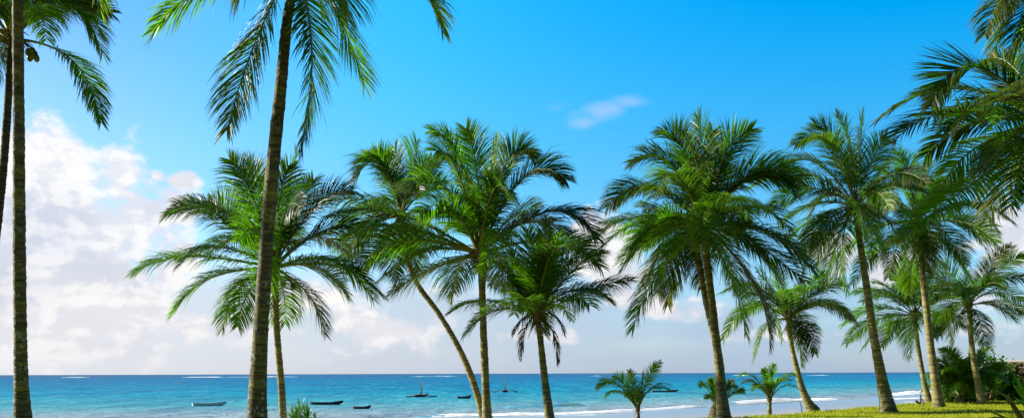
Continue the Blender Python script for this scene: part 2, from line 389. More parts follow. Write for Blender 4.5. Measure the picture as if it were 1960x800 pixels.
# breaking waves and reef surf
m_foam, g, b, out = mat('sea_foam')
pos = g.node('ShaderNodeTexCoord').outputs['Object']
fr = g.sep(g.node('ShaderNodeAttribute', attribute_name='tint').outputs['Color'])
nz = g.noise(g.vm('MULTIPLY', pos, (.9, 1.4, 1.8)), 1, 7, .7)
fm = g.ramp(g.m('ADD', nz, g.m('MULTIPLY', g.m('SUBTRACT', fr[0], .5), .9)), .42, .62)
g.put(b.inputs['Base Color'], g.mix(fm, (.10, .25, .27), (.80, .82, .84)))
g.put(b.inputs['Roughness'], g.ramp(fm, 0, 1, .15, .8)); b.inputs['Specular IOR Level'].default_value = .3
def wave(pts, width, height, foam, label, steep=.35, name='breaking_wave', seed=0, res=.7):
    """pts: ground polyline (x,y); profile across (towards land = -) rises steeply on the shore side"""
    r_ = np.random.default_rng(seed)
    P = np.array(pts, float); L = np.sum(np.linalg.norm(np.diff(P, axis=0), axis=1)); n = max(12, int(L/res))
    c = spline(np.c_[P, np.zeros(len(P))], n)[:, :2]
    T = norm(np.gradient(c, axis=0)); Nn = np.stack([-T[:, 1], T[:, 0]], 1)   # to the left of travel = seaward
    s = np.linspace(0, 1, n); env = np.clip(np.minimum(s, 1-s)*7, 0, 1)**.7
    nn = np.interp(np.arange(n), np.arange(0, n+9, 9)[:n//9+2], r_.random(n//9+2)[:len(np.arange(0, n+9, 9)[:n//9+2])])
    amp = env*(.55+.75*nn); q = np.linspace(0, 1, 9)
    prof = np.where(q < steep, smooth(q, 0, steep), 1-smooth(q, steep, 1))
    off = (q-.3)*width
    jig = (np.convolve(r_.normal(0, 1, n+20), np.ones(20)/20, 'same')[:n]*width*.8)[:, None]
    XY = c[:, None]+Nn[:, None]*(off[None, :, None]+jig[:, None]*(1-q[None, :, None]*.5))
    Z = SEA_Z-.06+(height*amp[:, None]*prof[None]) + r_.normal(0, height*.06, (n, 9))*prof[None]
    fo = foam*env[:, None]*(.75+.5*nn[:, None])*np.where(q < .6, 1, .55)[None]
    V = np.dstack([XY, Z]).reshape(-1, 3); i = (np.arange(n-1)[:, None]*9+np.arange(8)[None]).reshape(-1)
    cc = np.zeros((n*9, 3)); cc[:, 0] = np.clip(fo, 0, 1.2).ravel()
    o = mesh_obj(name, V, np.stack([i, i+9, i+10, i+1], 1), m_foam, col=cc, smooth=True)
    return tag(o, label, 'wave', kind='structure')
def gp(px, py):       # point of the sea surface seen at a pixel
    d = at(px, py, 1.)-np.array([0, 0, EYE]); k = (SEA_Z-EYE)/d[2]; return (d[0]*k, k)
wave([gp(780, 798), gp(900, 795), gp(1000, 794), gp(1100, 791), gp(1200, 787), gp(1300, 780), gp(1372, 774)], 3.0, .34, .72, 'long white breaker at the beach behind the small palms', seed=1)
wave([gp(940, 797), gp(1080, 796), gp(1150, 793)], 1.6, .12, .9, 'thin foam edge in front of the long breaker', seed=2)
wave([gp(960, 779), gp(1040, 778), gp(1130, 776)], 5.5, .55, .1, 'smooth green swell rising behind the middle palms', seed=3)
wave([gp(1395, 772), gp(1450, 769), gp(1520, 765), gp(1570, 765), gp(1615, 763)], 4, .45, .8, 'white breaker left of the tall bottle based palm', seed=4)
wave([gp(1480, 781), gp(1560, 777), gp(1680, 773)], 2, .10, .35, 'faint ripple line on the wet beach', seed=5)
wave([gp(1700, 757), gp(1740, 754), gp(1775, 752), gp(1830, 748)], 6, .6, .95, 'white breaker between the right hand palm trunks', seed=6)
wave([gp(1690, 765), gp(1750, 762), gp(1840, 760)], 4, .25, .6, 'low foam line at the beach beside the right palms', seed=7)
wave([gp(1715, 772), gp(1760, 770), gp(1840, 768)], 3, .2, .5, 'swash foam near the lawn edge at right', seed=8)
wave([gp(560, 786), gp(640, 789), gp(760, 790)], 2.5, .08, .12, 'faint ripple in the shallows at lower left', seed=9)
for k, (a, b_, py) in enumerate([(150, 200, 718.6), (372, 448, 718.4), (455, 500, 718), (505, 585, 717.6), (800, 818, 716.5), (825, 833, 716.8), (842, 872, 715.6), (1132, 1142, 715), (1395, 1412, 714.2), (1440, 1455, 713.5), (1535, 1560, 713.6), (1215, 1222, 715)]):
    D = 1500
    wave([(at(a, py, D)[0], D-60), (at((a+b_)/2, py, D)[0], D-40), (at(b_, py, D)[0], D-60)], 20, 1.0+.8*(k % 3 == 0), .52, 'white surf on the far reef, patch at %s' % (['the far left', 'left of the tall palm', 'beside the tall palm', 'right of the tall palm', 'the middle left', 'the middle', 'above the sailing canoe', 'right of the middle palms', 'the big double palm', 'right of the big double palm', 'beside the leaning right palm', 'above the seedling palm'][k]), name='reef_surf', seed=20+k, res=3)

# ------------------------------------------------------------------ palms
def h3(v): return v[2]/max(np.linalg.norm(v), 1e-6)
def frond_mesh(P0, via, P2, leaf=.95, n=None, twist=0., droop=.4, dry=0., hue=.4, bare=.16, seed=0, wid=.031, rr=.03, thin=0.):
    r_ = np.random.default_rng(seed)
    P0, via, P2 = map(np.asarray, (P0, via, P2)); P1 = 2*via-.5*(P0+P2)
    L = np.linalg.norm(P1-P0)*.5+np.linalg.norm(P2-P1)*.5+.5*np.linalg.norm(P2-P0)*.2
    tt = np.linspace(0, 1, 60)
    arch = .075*L*(1 if abs(h3(P2-P0)) < .85 else .3)
    def bez(t): t = t[:, None]; return (1-t)**2*P0+2*t*(1-t)*P1+t*t*P2+np.array([0, 0, arch])*4*t*t*(1-t)
    def dbez(t): t = t[:, None]; return norm(2*(1-t)*(P1-P0)+2*t*(P2-P1)+np.array([0, 0, arch])*4*(2*t-3*t*t)+1e-6)
    h = (P2-P0)*np.array([1, 1, 0]); h = h/max(np.linalg.norm(h), 1e-6)
    s0 = np.cross(h, [0, 0, 1.])
    if n is None: n = int(np.clip(L/.0185, 60, 230))
    t = np.tile(np.linspace(bare, .995, n)+0, 2)+r_.uniform(-.5, .5, 2*n)*.8/n; t = np.clip(t, bare*.9, 1)
    side = np.repeat([1., -1.], n)
    keep = r_.random(2*n) > (.03+thin+.35*(np.sin(t*23+seed) > .72)*(seed % 4 == 0)); t, side = t[keep], side[keep]; M = len(t)
    B, T = bez(t), dbez(t)
    s = norm(s0-T*np.sum(T*s0, 1, keepdims=True)); nrm = np.cross(s, T)
    tw = (math.radians(twist)*smooth(t, 0, .8))[:, None]
    s, nrm = s*np.cos(tw)+nrm*np.sin(tw), nrm*np.cos(tw)-s*np.sin(tw)
    q = (t-bare)/(1-bare)
    ll = leaf*1.2*(.6+.4*smooth(q, 0, .22))*(1-.62*smooth(q, .55, 1.0))*r_.uniform(.86, 1.1, M)
    fa = np.radians(33+27*q+r_.normal(0, 2.5, M))             # forward angle grows to the tip
    lift = np.radians(r_.normal(8, 6, M))
    clump = np.sin(t*9+seed)*.08+np.sin(t*57+2*seed)*.05
    d = s*side[:, None]*(np.cos(fa)*np.cos(lift))[:, None]+T*np.sin(fa)[:, None]+nrm*(np.sin(lift)+clump)[:, None]
    d = norm(d+r_.normal(0, .022, (M, 3)))
    segs = 3; dr = droop*r_.uniform(.85, 1.2, M)*(ll/max(leaf, .01))
    pts = [B]; g_ = np.array([0, 0, -1.]); cur = d
    for k in range(segs):
        pts.append(pts[-1]+cur*(ll/segs)[:, None]); cur = norm(cur+g_*(dr*(.35+.35*k))[:, None])
    wv = norm(np.cross(d, norm(nrm+.35*r_.normal(0, 1, (M, 3)))))
    wp = np.array([.6, 1, .75, .06])*wid/2
    V = []
    for k in range(segs+1): V += [pts[k]-wv*wp[k], pts[k]+wv*wp[k]]
    V = np.stack(V, 1).reshape(-1, 3)
    b0 = (np.arange(M)*(2*segs+2))[:, None]
    Q = np.concatenate([b0+np.array([[2*k, 2*k+1, 2*k+3, 2*k+2]]) for k in range(segs)])
    torn = r_.random() < .22
    dryv = np.clip(dry+(.25*r_.random() if torn else 0)+r_.random(M)*.12+(r_.random(M) < .05)*.5+.35*smooth(q, .8, 1.05)*(r_.random() < .35), 0, 1)
    col = np.repeat(np.stack([r_.random(M), np.full(M, hue), dryv], 1), 2*segs+2, 0).copy()
    col[:, 2] += np.tile(np.repeat([0, 0, .04, .5], 2)*(1 if dry < .3 else .2), M)*r_.random(len(col))*.8
    # stalk
    ts = np.linspace(0, 1, 22); RV, RQ, _, _ = tube(bez(ts), rr*(.55*np.exp(-ts*6)+1.05-ts*.9), 6, False)
    nV = len(V)
    V = np.vstack([V, RV]); F_ = np.vstack([Q, RQ+nV])
    mi = np.concatenate([np.zeros(len(Q)), np.ones(len(RQ))])
    col = np.vstack([col, np.tile([.5, hue, dry], (len(RV), 1))])
    return V, F_, mi, col

SEED = [100]
def add_frond(parent, hub, tip, via, mats=None, label=None, **k):
    SEED[0] += 1; r_ = np.random.default_rng(SEED[0])
    k.setdefault('twist', r_.uniform(-65, 65)); k.setdefault('hue', float(np.clip(r_.normal(.10, .12) if r_.random() < .66 else r_.normal(.9, .15), 0, 1))); k.setdefault('droop', r_.uniform(.4, 1.0))  # leaf colour variation, split dark and bright to paint in shade and light
    V, Fc, mi, col = frond_mesh(hub, via, tip, seed=SEED[0], **k)
    o = mesh_obj('frond', V, Fc, mats or [M_LEAF, M_RACHIS], parent, col, None, mi)
    if label: o['label'] = label
    return o

def ell(mb, c, r3, tilt=(0, 0), seg=10, rings=7, col=(.5, .5, .5)):
    V = []; 
    for a in np.linspace(0, math.pi, rings):
        for b_ in np.linspace(0, 2*math.pi, seg, endpoint=False):
            V.append([math.sin(a)*math.cos(b_)*r3[0], math.sin(a)*math.sin(b_)*r3[1], math.cos(a)*r3[2]])
    V = np.array(V); R = np.array(Matrix.Rotation(tilt[0], 3, 'X') @ Matrix.Rotation(tilt[1], 3, 'Y')); V = V@R.T+np.asarray(c)
    i = np.arange(rings-1)[:, None]*seg; j = np.arange(seg)[None]; k = (j+1) % seg
    mb.add(V, np.stack([i+j, i+seg+j, i+seg+k, i+k], -1).reshape(-1, 4), None, col)

def palm(label, D, trunk, hub, fronds, fill=6, Lm=4.0, leaf=.95, cocos=0, Dh=None, tmat=None, lean_y=0., dead=(), group='coconut palms along the beach', fz=(-.35, .85), name='coconut_palm', wid=.031, ground=True, coco_px=(), hue=None, flare=1.25, bias=.35, rr=.032, ws_=.72):
    """trunk: list of (px, py, width_px) from the crown down to the foot; fronds: (tipx, tipy, viax, viay, {opts})"""
    Dh = Dh or D
    n = len(trunk); H = at(hub[0], hub[1], Dh)
    pts = []; ws = []
    y0, y1 = trunk[0][1], trunk[-1][1]
    for (px, py, w) in trunk:
        f = (py-y0)/(y1-y0); d = Dh+(D-Dh)*f
        pts.append(at(px, py, d)); ws.append(w/F*d/2)
    pts = [H-np.array([0, 0, .05])]+[p for p in pts if p[2] < H[2]-.2]; ws = [ws[0]*.92]+ws[len(ws)-len(pts)+1:]
    foot = pts[-1].copy(); prev = pts[-2]
    if ground:      # carry the trunk down to the lawn
        gz = float(z_lawn(foot[0], foot[1]))-.12
        if foot[2] > gz+.15:
            dirv = (foot-prev)/max(prev[2]-foot[2], .05); foot2 = foot+dirv*(foot[2]-gz)*.75; foot2[2] = gz; pts.append(foot2); ws.append(ws[-1]*1.15)
        else: pts[-1][2] = gz
    foot = pts[-1]
    root = empty(name, (foot[0], foot[1], foot[2]+.1)); tag(root, label, 'palm tree', group)
    ln = np.linalg.norm(pts[0]-pts[-1]); ns = int(ln/.035)
    P = spline(np.array(pts), ns); W = np.interp(np.linspace(0, 1, ns), np.linspace(0, 1, len(ws)), ws)
    hgt = P[:, 2]-P[-1, 2]; W = W*(ws_+.13*np.exp(-hgt/1.3)*(ws_ < .9))*(1+(flare-1)*np.exp(-hgt/.35))
    saw = ((hgt*9+.4*np.sin(hgt*3)) % 1.0); r_ = np.random.default_rng(abs(int(hub[0])))
    W = W*(1+.035*(saw-.5)+.012*np.convolve(r_.normal(0, 1, ns), np.ones(5)/2.2, 'same'))
    V, Q, T, U = tube(P, W, 16, True)
    V += (np.random.default_rng(3).normal(0, 1, V.shape)*.004)
    U[:, 1] = V[:, 2]
    mesh_obj('trunk', V, [Q, np.array(T)], tmat or M_TRUNK, root, None, U, None, True)
    # crown heart: fibrous ball of old leaf bases
    cr = MB(); tr = ws[0]
    sc = Lm/4.0
    ell(cr, H+[0, 0, .10*sc], (tr*1.25, tr*1.25, .42*sc), seg=12, rings=9)
    ra = np.random.default_rng(abs(int(hub[0]*7+hub[1])))
    for k in range(int(16*sc)+4):      # stubs, sheaths, spent flower stalks
        a = ra.uniform(0, 6.28); l = ra.uniform(.25, .75)*sc; e = ra.uniform(-1.1, .5)
        d = np.array([math.cos(a)*math.cos(e), math.sin(a)*math.cos(e), math.sin(e)])
        p0 = H+[0, 0, ra.uniform(-.25, .25)*sc]
        cr.tube([p0, p0+d*l*.6, p0+d*l+[0, 0, -.2*l]], [.035*sc, .022*sc, .008*sc], 5)
    crown = cr.build('crown', M_FIBRE, root, True)
    # fronds seen in the photograph
    used = []
    for fr in fronds:
        o = dict(fr[4]) if len(fr) > 4 else {}
        SEED[0] += 1; rd = np.random.default_rng(SEED[0]+999)
        plen = math.hypot(fr[0]-hub[0], fr[1]-hub[1])/F*Dh
        dep = o.pop('d', None)
        if dep is None:
            need = math.sqrt(max(Lm**2*.85-plen**2, 0)); dep = min(need, 1.7*sc+.3*plen)*(1 if rd.random() < .5 else -1)*rd.uniform(.35, 1)
        else: dep = dep*Lm
        ll = o.pop('leaf', leaf*rd.uniform(.9, 1.12))
        # keep the same direction in view while moving in depth
        tip = at(fr[0], fr[1], Dh+dep); via = at(fr[2], fr[3], Dh+dep*.45)
        if hue is not None: o.setdefault('hue', float(np.clip(rd.normal(hue, .2), 0, 1)))
        add_frond(crown, H, tip, via, leaf=ll, wid=wid, rr=rr*sc, **o)
    # the rest of the crown, mostly pointing towards or away from the viewer
    for k in range(fill):
        a = (k+ra.uniform(-.3, .3))/max(fill, 1)*2*math.pi
        dirh = np.array([math.cos(a)*(1-bias), math.sin(a)]); dirh /= np.linalg.norm(dirh)
        e = ra.uniform(*fz); l = Lm*ra.uniform(.72, 1.0)
        d = np.array([dirh[0]*math.cos(e), dirh[1]*math.cos(e), math.sin(e)])
        via = H+d*l*.52; dd = norm(d+np.array([dirh[0]*.35, dirh[1]*.35, -.75])); tip = via+dd*l*.5
        o = {}
        if hue is not None: o['hue'] = float(np.clip(ra.normal(hue, .2), 0, 1))
        add_frond(crown, H, tip, via, leaf=leaf*ra.uniform(.85, 1.1), wid=wid, rr=rr*sc, **o)
    if Lm > 3 and fill > 4:  # extra low fronds in dark tone, added to darken beneath the crown
        for k in range(2):
            a = ra.uniform(0, 6.28); dirh = np.array([math.cos(a)*.7, math.sin(a)]); dirh /= np.linalg.norm(dirh); e = ra.uniform(-.75, .0); l = Lm*ra.uniform(.6, .85)
            d = np.array([dirh[0]*math.cos(e), dirh[1]*math.cos(e), math.sin(e)]); via = H+d*l*.5
            add_frond(crown, H, via+norm(d+np.array([0, 0, -1.1]))*l*.45, via, leaf=leaf*.9, wid=wid, rr=rr*sc, hue=.1, dry=.35*(k == 0))
    for (tx, ty, vx, vy) in dead:
        add_frond(crown, H, at(tx, ty, Dh-.2), at(vx, vy, Dh-.15), mats=[M_DRY, M_FIBRE], label='brown dead frond hanging down', leaf=.38, dry=1., droop=1.6, twist=0, thin=.35, bare=.3, rr=.022)
    for k in range(cocos):
        a = ra.uniform(0, 6.28); c = H+[math.cos(a)*(tr+.13), math.sin(a)*(tr+.13), -.12-ra.uniform(0, .4)]
        mb = MB(); ell(mb, c, (.08, .08, .11), (ra.uniform(-.4, .4), ra.uniform(-.4, .4))); mb.build('coconut', M_COCO, crown, True)
    for (px, py) in coco_px:
        c = at(px, py, Dh-.25); mb = MB(); ell(mb, c, (.07, .07, .10), (ra.uniform(-.4, .4), ra.uniform(-.4, .4)))
        mb.tube([c+[0, 0, .13], (c+H)/2+[0, 0, .15], H], [.012, .014, .02], 5); mb.build('coconut', M_COCO, crown, True)
    return root

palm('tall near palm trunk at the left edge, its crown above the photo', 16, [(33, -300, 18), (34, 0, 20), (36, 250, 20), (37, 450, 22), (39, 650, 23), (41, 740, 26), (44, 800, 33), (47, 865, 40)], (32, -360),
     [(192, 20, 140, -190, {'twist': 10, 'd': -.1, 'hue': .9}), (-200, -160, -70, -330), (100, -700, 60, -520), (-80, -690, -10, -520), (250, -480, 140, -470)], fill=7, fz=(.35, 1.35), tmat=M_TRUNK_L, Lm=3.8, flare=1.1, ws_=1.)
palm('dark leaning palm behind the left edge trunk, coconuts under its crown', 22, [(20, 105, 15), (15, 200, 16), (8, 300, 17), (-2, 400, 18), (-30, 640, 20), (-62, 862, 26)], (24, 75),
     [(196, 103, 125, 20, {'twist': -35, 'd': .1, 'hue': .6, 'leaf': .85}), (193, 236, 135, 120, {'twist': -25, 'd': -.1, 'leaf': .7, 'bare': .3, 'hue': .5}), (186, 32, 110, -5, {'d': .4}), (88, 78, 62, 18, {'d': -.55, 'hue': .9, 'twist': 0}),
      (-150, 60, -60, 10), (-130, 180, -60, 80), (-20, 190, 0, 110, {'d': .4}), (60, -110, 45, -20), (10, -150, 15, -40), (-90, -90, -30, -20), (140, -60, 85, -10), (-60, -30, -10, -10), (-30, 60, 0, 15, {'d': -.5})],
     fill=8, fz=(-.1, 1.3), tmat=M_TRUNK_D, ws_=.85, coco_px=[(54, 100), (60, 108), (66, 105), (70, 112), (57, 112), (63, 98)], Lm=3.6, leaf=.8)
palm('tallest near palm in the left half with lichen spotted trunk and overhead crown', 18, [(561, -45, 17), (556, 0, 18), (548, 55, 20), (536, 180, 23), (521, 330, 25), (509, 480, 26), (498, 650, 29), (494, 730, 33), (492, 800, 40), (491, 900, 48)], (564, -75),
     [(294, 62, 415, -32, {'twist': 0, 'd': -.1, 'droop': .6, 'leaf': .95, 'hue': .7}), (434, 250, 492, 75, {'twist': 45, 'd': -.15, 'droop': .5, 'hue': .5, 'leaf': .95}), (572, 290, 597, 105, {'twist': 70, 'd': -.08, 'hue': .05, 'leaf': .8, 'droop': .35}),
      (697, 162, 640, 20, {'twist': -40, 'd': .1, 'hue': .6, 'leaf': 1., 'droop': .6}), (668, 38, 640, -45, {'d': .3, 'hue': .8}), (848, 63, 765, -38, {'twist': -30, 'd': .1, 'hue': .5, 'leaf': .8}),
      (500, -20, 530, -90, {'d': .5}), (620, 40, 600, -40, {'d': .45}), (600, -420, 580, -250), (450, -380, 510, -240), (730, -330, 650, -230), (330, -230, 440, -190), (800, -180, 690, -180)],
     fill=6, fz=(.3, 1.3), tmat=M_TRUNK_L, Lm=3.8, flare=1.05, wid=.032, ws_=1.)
palm('palm behind the tallest trunk with wide drooping side fronds', 27, [(527, 535, 18), (528, 600, 17), (532, 660, 17), (538, 730, 18), (542, 800, 19), (545, 818, 20)], (526, 512),
     [(256, 522, 372, 497, {'d': -.15, 'twist': 25, 'droop': .7}), (330, 600, 410, 535, {'d': -.3, 'twist': -10, 'hue': .8}), (318, 414, 408, 412, {'d': .2, 'twist': 50}), (400, 384, 452, 430, {'d': .3}),
      (440, 306, 484, 382, {'d': .2, 'twist': 60, 'hue': .8}), (470, 318, 500, 400, {'d': .4}), (552, 318, 532, 400, {'d': -.1, 'twist': 60}), (568, 292, 545, 400, {'d': .3, 'hue': .5}), (600, 345, 560, 420, {'d': .3, 'hue': .7}),
      (672, 364, 592, 412, {'d': .1, 'twist': -50, 'hue': 0}), (690, 430, 606, 452, {'d': .1, 'twist': -50, 'hue': .0}), (712, 572, 634, 504, {'d': -.1, 'twist': -20}), (664, 562, 600, 515, {'d': -.4, 'hue': .7}),
      (455, 625, 480, 555, {'d': -.4, 'hue': .6}), (546, 620, 542, 560, {'d': .4}), (345, 505, 425, 478, {'d': -.2, 'twist': 10}), (500, 560, 505, 500, {'d': -.6, 'hue': .9})],
     fill=7, coco_px=[(560, 549)], cocos=5, Lm=4.2)
palm('slanting palm whose trunk crosses behind the central palm', 31.5, [(771, 430, 13), (778, 490, 13), (800, 545, 14), (840, 600, 14), (878, 665, 15), (902, 720, 17), (918, 770, 18), (926, 805, 20)], (768, 412),
     [(679, 345, 728, 320, {'twist': 30, 'd': -.1}), (692, 305, 738, 325, {'d': .2}), (756, 284, 760, 345, {'d': .3, 'hue': .9, 'twist': 60}), (798, 271, 786, 335, {'d': .1, 'twist': 60}), (826, 305, 798, 350, {'d': .3, 'hue': .9}), (850, 345, 808, 370, {'d': .2, 'hue': .9}),
      (608, 388, 700, 386, {'d': -.1, 'twist': -20}), (672, 492, 715, 430, {'d': -.3}), (704, 520, 735, 460, {'d': -.4, 'hue': .7}), (808, 492, 792, 440, {'d': -.4}), (760, 540, 752, 470, {'d': -.5}), (640, 440, 705, 410, {'d': .2}), (715, 296, 742, 330, {'d': -.2, 'hue': .9}), (655, 500, 705, 440)],
     fill=5, Lm=3.9)
palm('upright central palm with a broad full crown', 28, [(922, 520, 22), (923, 560, 18), (925, 620, 18), (928, 700, 20), (931, 770, 22), (933, 812, 27)], (917, 487),
     [(828, 252, 885, 318, {'twist': 50, 'd': -.1, 'hue': .9}), (892, 246, 914, 345, {'d': .1, 'twist': 60}), (835, 290, 880, 345, {'d': -.3, 'twist': 60, 'hue': .1}), (951, 273, 937, 360, {'d': .3}), (1018, 302, 966, 320, {'d': .1, 'twist': -60, 'hue': .4}), (975, 330, 950, 390, {'d': -.3}),
      (1083, 345, 1000, 350, {'d': -.1, 'twist': -55, 'hue': .2}), (1140, 456, 1050, 412, {'d': -.2, 'twist': -30, 'hue': .0}), (1150, 510, 1055, 465, {'d': .1}), (1028, 402, 975, 425, {'d': .4}), (800, 346, 862, 378, {'d': -.4, 'hue': 1., 'twist': 40}), (824, 422, 870, 415, {'d': -.5, 'hue': .8}),
      (628, 416, 765, 418, {'d': -.1, 'twist': 20, 'leaf': 1.0}), (665, 452, 780, 442, {'d': -.3, 'twist': 0, 'hue': .8}), (682, 512, 790, 466, {'d': -.2, 'hue': .5}), (722, 540, 824, 485, {'d': .2}), (750, 560, 832, 517, {'d': -.3, 'hue': .6, 'twist': -30}),
      (918, 520, 958, 452, {'d': -.7, 'hue': 1., 'twist': 0, 'leaf': .7}), (985, 548, 955, 512, {'d': -.2}), (870, 560, 880, 510, {'d': .4}), (1010, 560, 970, 500, {'d': .4}), (850, 300, 890, 380, {'d': .4, 'hue': .9})],
     fill=6, cocos=6, Lm=4.6, leaf=1.0)
palm('shorter palm right of the central palm, dead fronds hanging at its neck', 26, [(1031, 622, 16), (1035, 655, 16), (1041, 710, 18), (1047, 760, 20), (1052, 800, 23), (1053, 815, 25)], (1030, 600),
     [(863, 598, 940, 580, {'d': -.1, 'twist': 0}), (939, 540, 985, 560, {'d': .3}), (968, 460, 1003, 530, {'d': .3, 'hue': .7}), (1010, 438, 1024, 520, {'d': .1, 'hue': .9}), (1048, 420, 1040, 510, {'d': .3, 'hue': .9}), (1070, 455, 1050, 525, {'d': -.2, 'hue': .7}), (1113, 470, 1072, 528, {'d': .1}),
      (1152, 482, 1092, 526, {'d': .2, 'hue': .6}), (1207, 536, 1122, 562, {'d': -.1, 'twist': -30}), (1128, 584, 1084, 572, {'d': -.4, 'hue': .8}), (1092, 612, 1066, 588, {'d': -.4, 'leaf': .5, 'hue': .8}), (1045, 470, 1038, 530, {'d': -.3, 'hue': .9}), (985, 600, 1005, 575, {'d': -.6, 'hue': .8})],
     fill=4, fz=(.0, 1.0), Lm=3.4, leaf=.8, dead=[(998, 686, 1004, 632), (1066, 696, 1060, 640), (982, 642, 1004, 610), (1080, 640, 1060, 606)])
palm('rear trunk of the big double palm, mostly hidden by the front one', 30.9, [(1331, 455, 15), (1337, 500, 16), (1350, 570, 16), (1364, 630, 18), (1377, 690, 20), (1380, 750, 24), (1370, 792, 30)], (1328, 438),
     [(1205, 470, 1265, 430, {'d': .4}), (1230, 400, 1275, 410, {'d': .5}), (1400, 320, 1370, 370, {'d': .6}), (1300, 290, 1315, 350, {'d': .6}), (1270, 540, 1285, 480, {'d': .5})], fill=5, Lm=3.6)
palm('front trunk of the big double palm, thick ringed bole and huge crown', 29.6, [(1349, 465, 22), (1353, 500, 19), (1364, 590, 20), (1374, 680, 22), (1380, 740, 26), (1384, 785, 32), (1385, 800, 34)], (1345, 432),
     [(1270, 254, 1314, 300, {'d': .1, 'twist': 50}), (1300, 254, 1334, 316, {'d': -.2, 'twist': 60}), (1338, 226, 1343, 320, {'d': .1, 'twist': 80, 'hue': .8}), (1440, 247, 1374, 315, {'d': .1, 'twist': -60, 'hue': .8}), (1394, 262, 1372, 340, {'d': -.2, 'hue': .2}), (1365, 250, 1356, 330, {'d': .4, 'hue': .9}),
      (1208, 312, 1290, 322, {'d': .2, 'twist': 45, 'hue': .2}), (1160, 398, 1246, 367, {'d': -.1, 'twist': 45, 'hue': .1}), (1250, 378, 1297, 345, {'d': -.5, 'twist': 10, 'hue': 1.}), (1152, 474, 1250, 424, {'d': -.2, 'twist': 0}), (1188, 518, 1272, 444, {'d': -.3, 'hue': .7}),
      (1524, 358, 1432, 350, {'d': .1, 'twist': -40, 'hue': 0}), (1522, 376, 1450, 338, {'d': -.1, 'twist': -40, 'hue': .1}), (1512, 442, 1436, 402, {'d': -.4, 'hue': .9, 'twist': -10}), (1560, 520, 1458, 446, {'d': -.1, 'hue': .1, 'leaf': 1.1}), (1540, 540, 1436, 468, {'d': -.4, 'hue': .1, 'leaf': 1.1}), (1496, 545, 1425, 470, {'d': .2, 'hue': .1}),
      (1330, 480, 1354, 402, {'d': -.7, 'hue': 1., 'twist': 0, 'leaf': .7}), (1210, 632, 1262, 525, {'d': -.1, 'twist': 20, 'hue': .6}), (1474, 665, 1440, 540, {'d': -.1, 'hue': .0, 'dry': .35}), (1428, 640, 1398, 530, {'d': -.3, 'hue': .9}), (1190, 500, 1262, 450, {'d': .3}), (1260, 560, 1300, 480, {'d': .4}), (1410, 560, 1385, 480, {'d': .4})],
     fill=10, cocos=8, Lm=4.6, leaf=1.05, flare=1.1)
palm('leaning palm right of the big double palm, foot swept towards the lawn edge', 37, [(1511, 632, 12), (1516, 665, 12), (1525, 705, 14), (1536, 745, 17), (1548, 772, 22), (1557, 786, 30)], (1510, 612),
     [(1638, 622, 1572, 582, {'d': .1}), (1616, 546, 1562, 560, {'d': .1, 'hue': .3}), (1443, 690, 1470, 625, {'d': -.3, 'hue': .9, 'dry': .3}), (1384, 650, 1440, 590, {'d': .1}), (1418, 560, 1470, 572, {'d': .1}), (1480, 502, 1494, 560, {'d': .2}), (1540, 512, 1526, 562, {'d': .2}), (1575, 525, 1542, 562, {'d': -.2}),
      (1497, 650, 1487, 598, {'d': -.6, 'hue': .9, 'leaf': .6}), (1536, 655, 1532, 612, {'d': -.5}), (1450, 520, 1480, 560, {'d': -.2})], fill=6, Lm=3.5, leaf=.8)
palm('tall palm with a thick bottle shaped base on the lawn', 36, [(1640, 420, 15), (1650, 490, 17), (1662, 570, 19), (1672, 640, 21), (1683, 700, 25), (1692, 745, 29), (1699, 776, 34), (1700, 783, 37)], (1636, 394),
     [(1522, 278, 1586, 285, {'d': -.1, 'twist': 45, 'hue': .7}), (1560, 238, 1608, 290, {'d': .1, 'twist': 50}), (1602, 222, 1628, 290, {'d': -.1, 'twist': 70}), (1652, 218, 1645, 295, {'d': .2, 'hue': .1, 'twist': 70}), (1698, 262, 1664, 318, {'d': .1, 'twist': -60, 'hue': .9}), (1570, 262, 1610, 310, {'d': -.4, 'hue': .9}),
      (1492, 326, 1564, 318, {'d': .1, 'twist': 30}), (1470, 404, 1553, 366, {'d': -.1, 'hue': 0}), (1490, 442, 1560, 395, {'d': -.2, 'hue': .8}), (1500, 462, 1572, 415, {'d': .2, 'hue': 1}), (1542, 488, 1588, 425, {'d': -.3, 'hue': .1}), (1624, 560, 1612, 468, {'d': -.2, 'hue': .8}), (1580, 545, 1600, 470, {'d': .1}),
      (1704, 404, 1672, 370, {'d': -.5, 'hue': .9}), (1778, 374, 1704, 362, {'d': .2, 'hue': .1}), (1722, 460, 1684, 414, {'d': -.4, 'hue': 0}), (1692, 482, 1664, 434, {'d': -.3}), (1700, 320, 1670, 350, {'d': .3})],
     fill=6, cocos=5, Lm=4.5, leaf=1.0, flare=1.12)
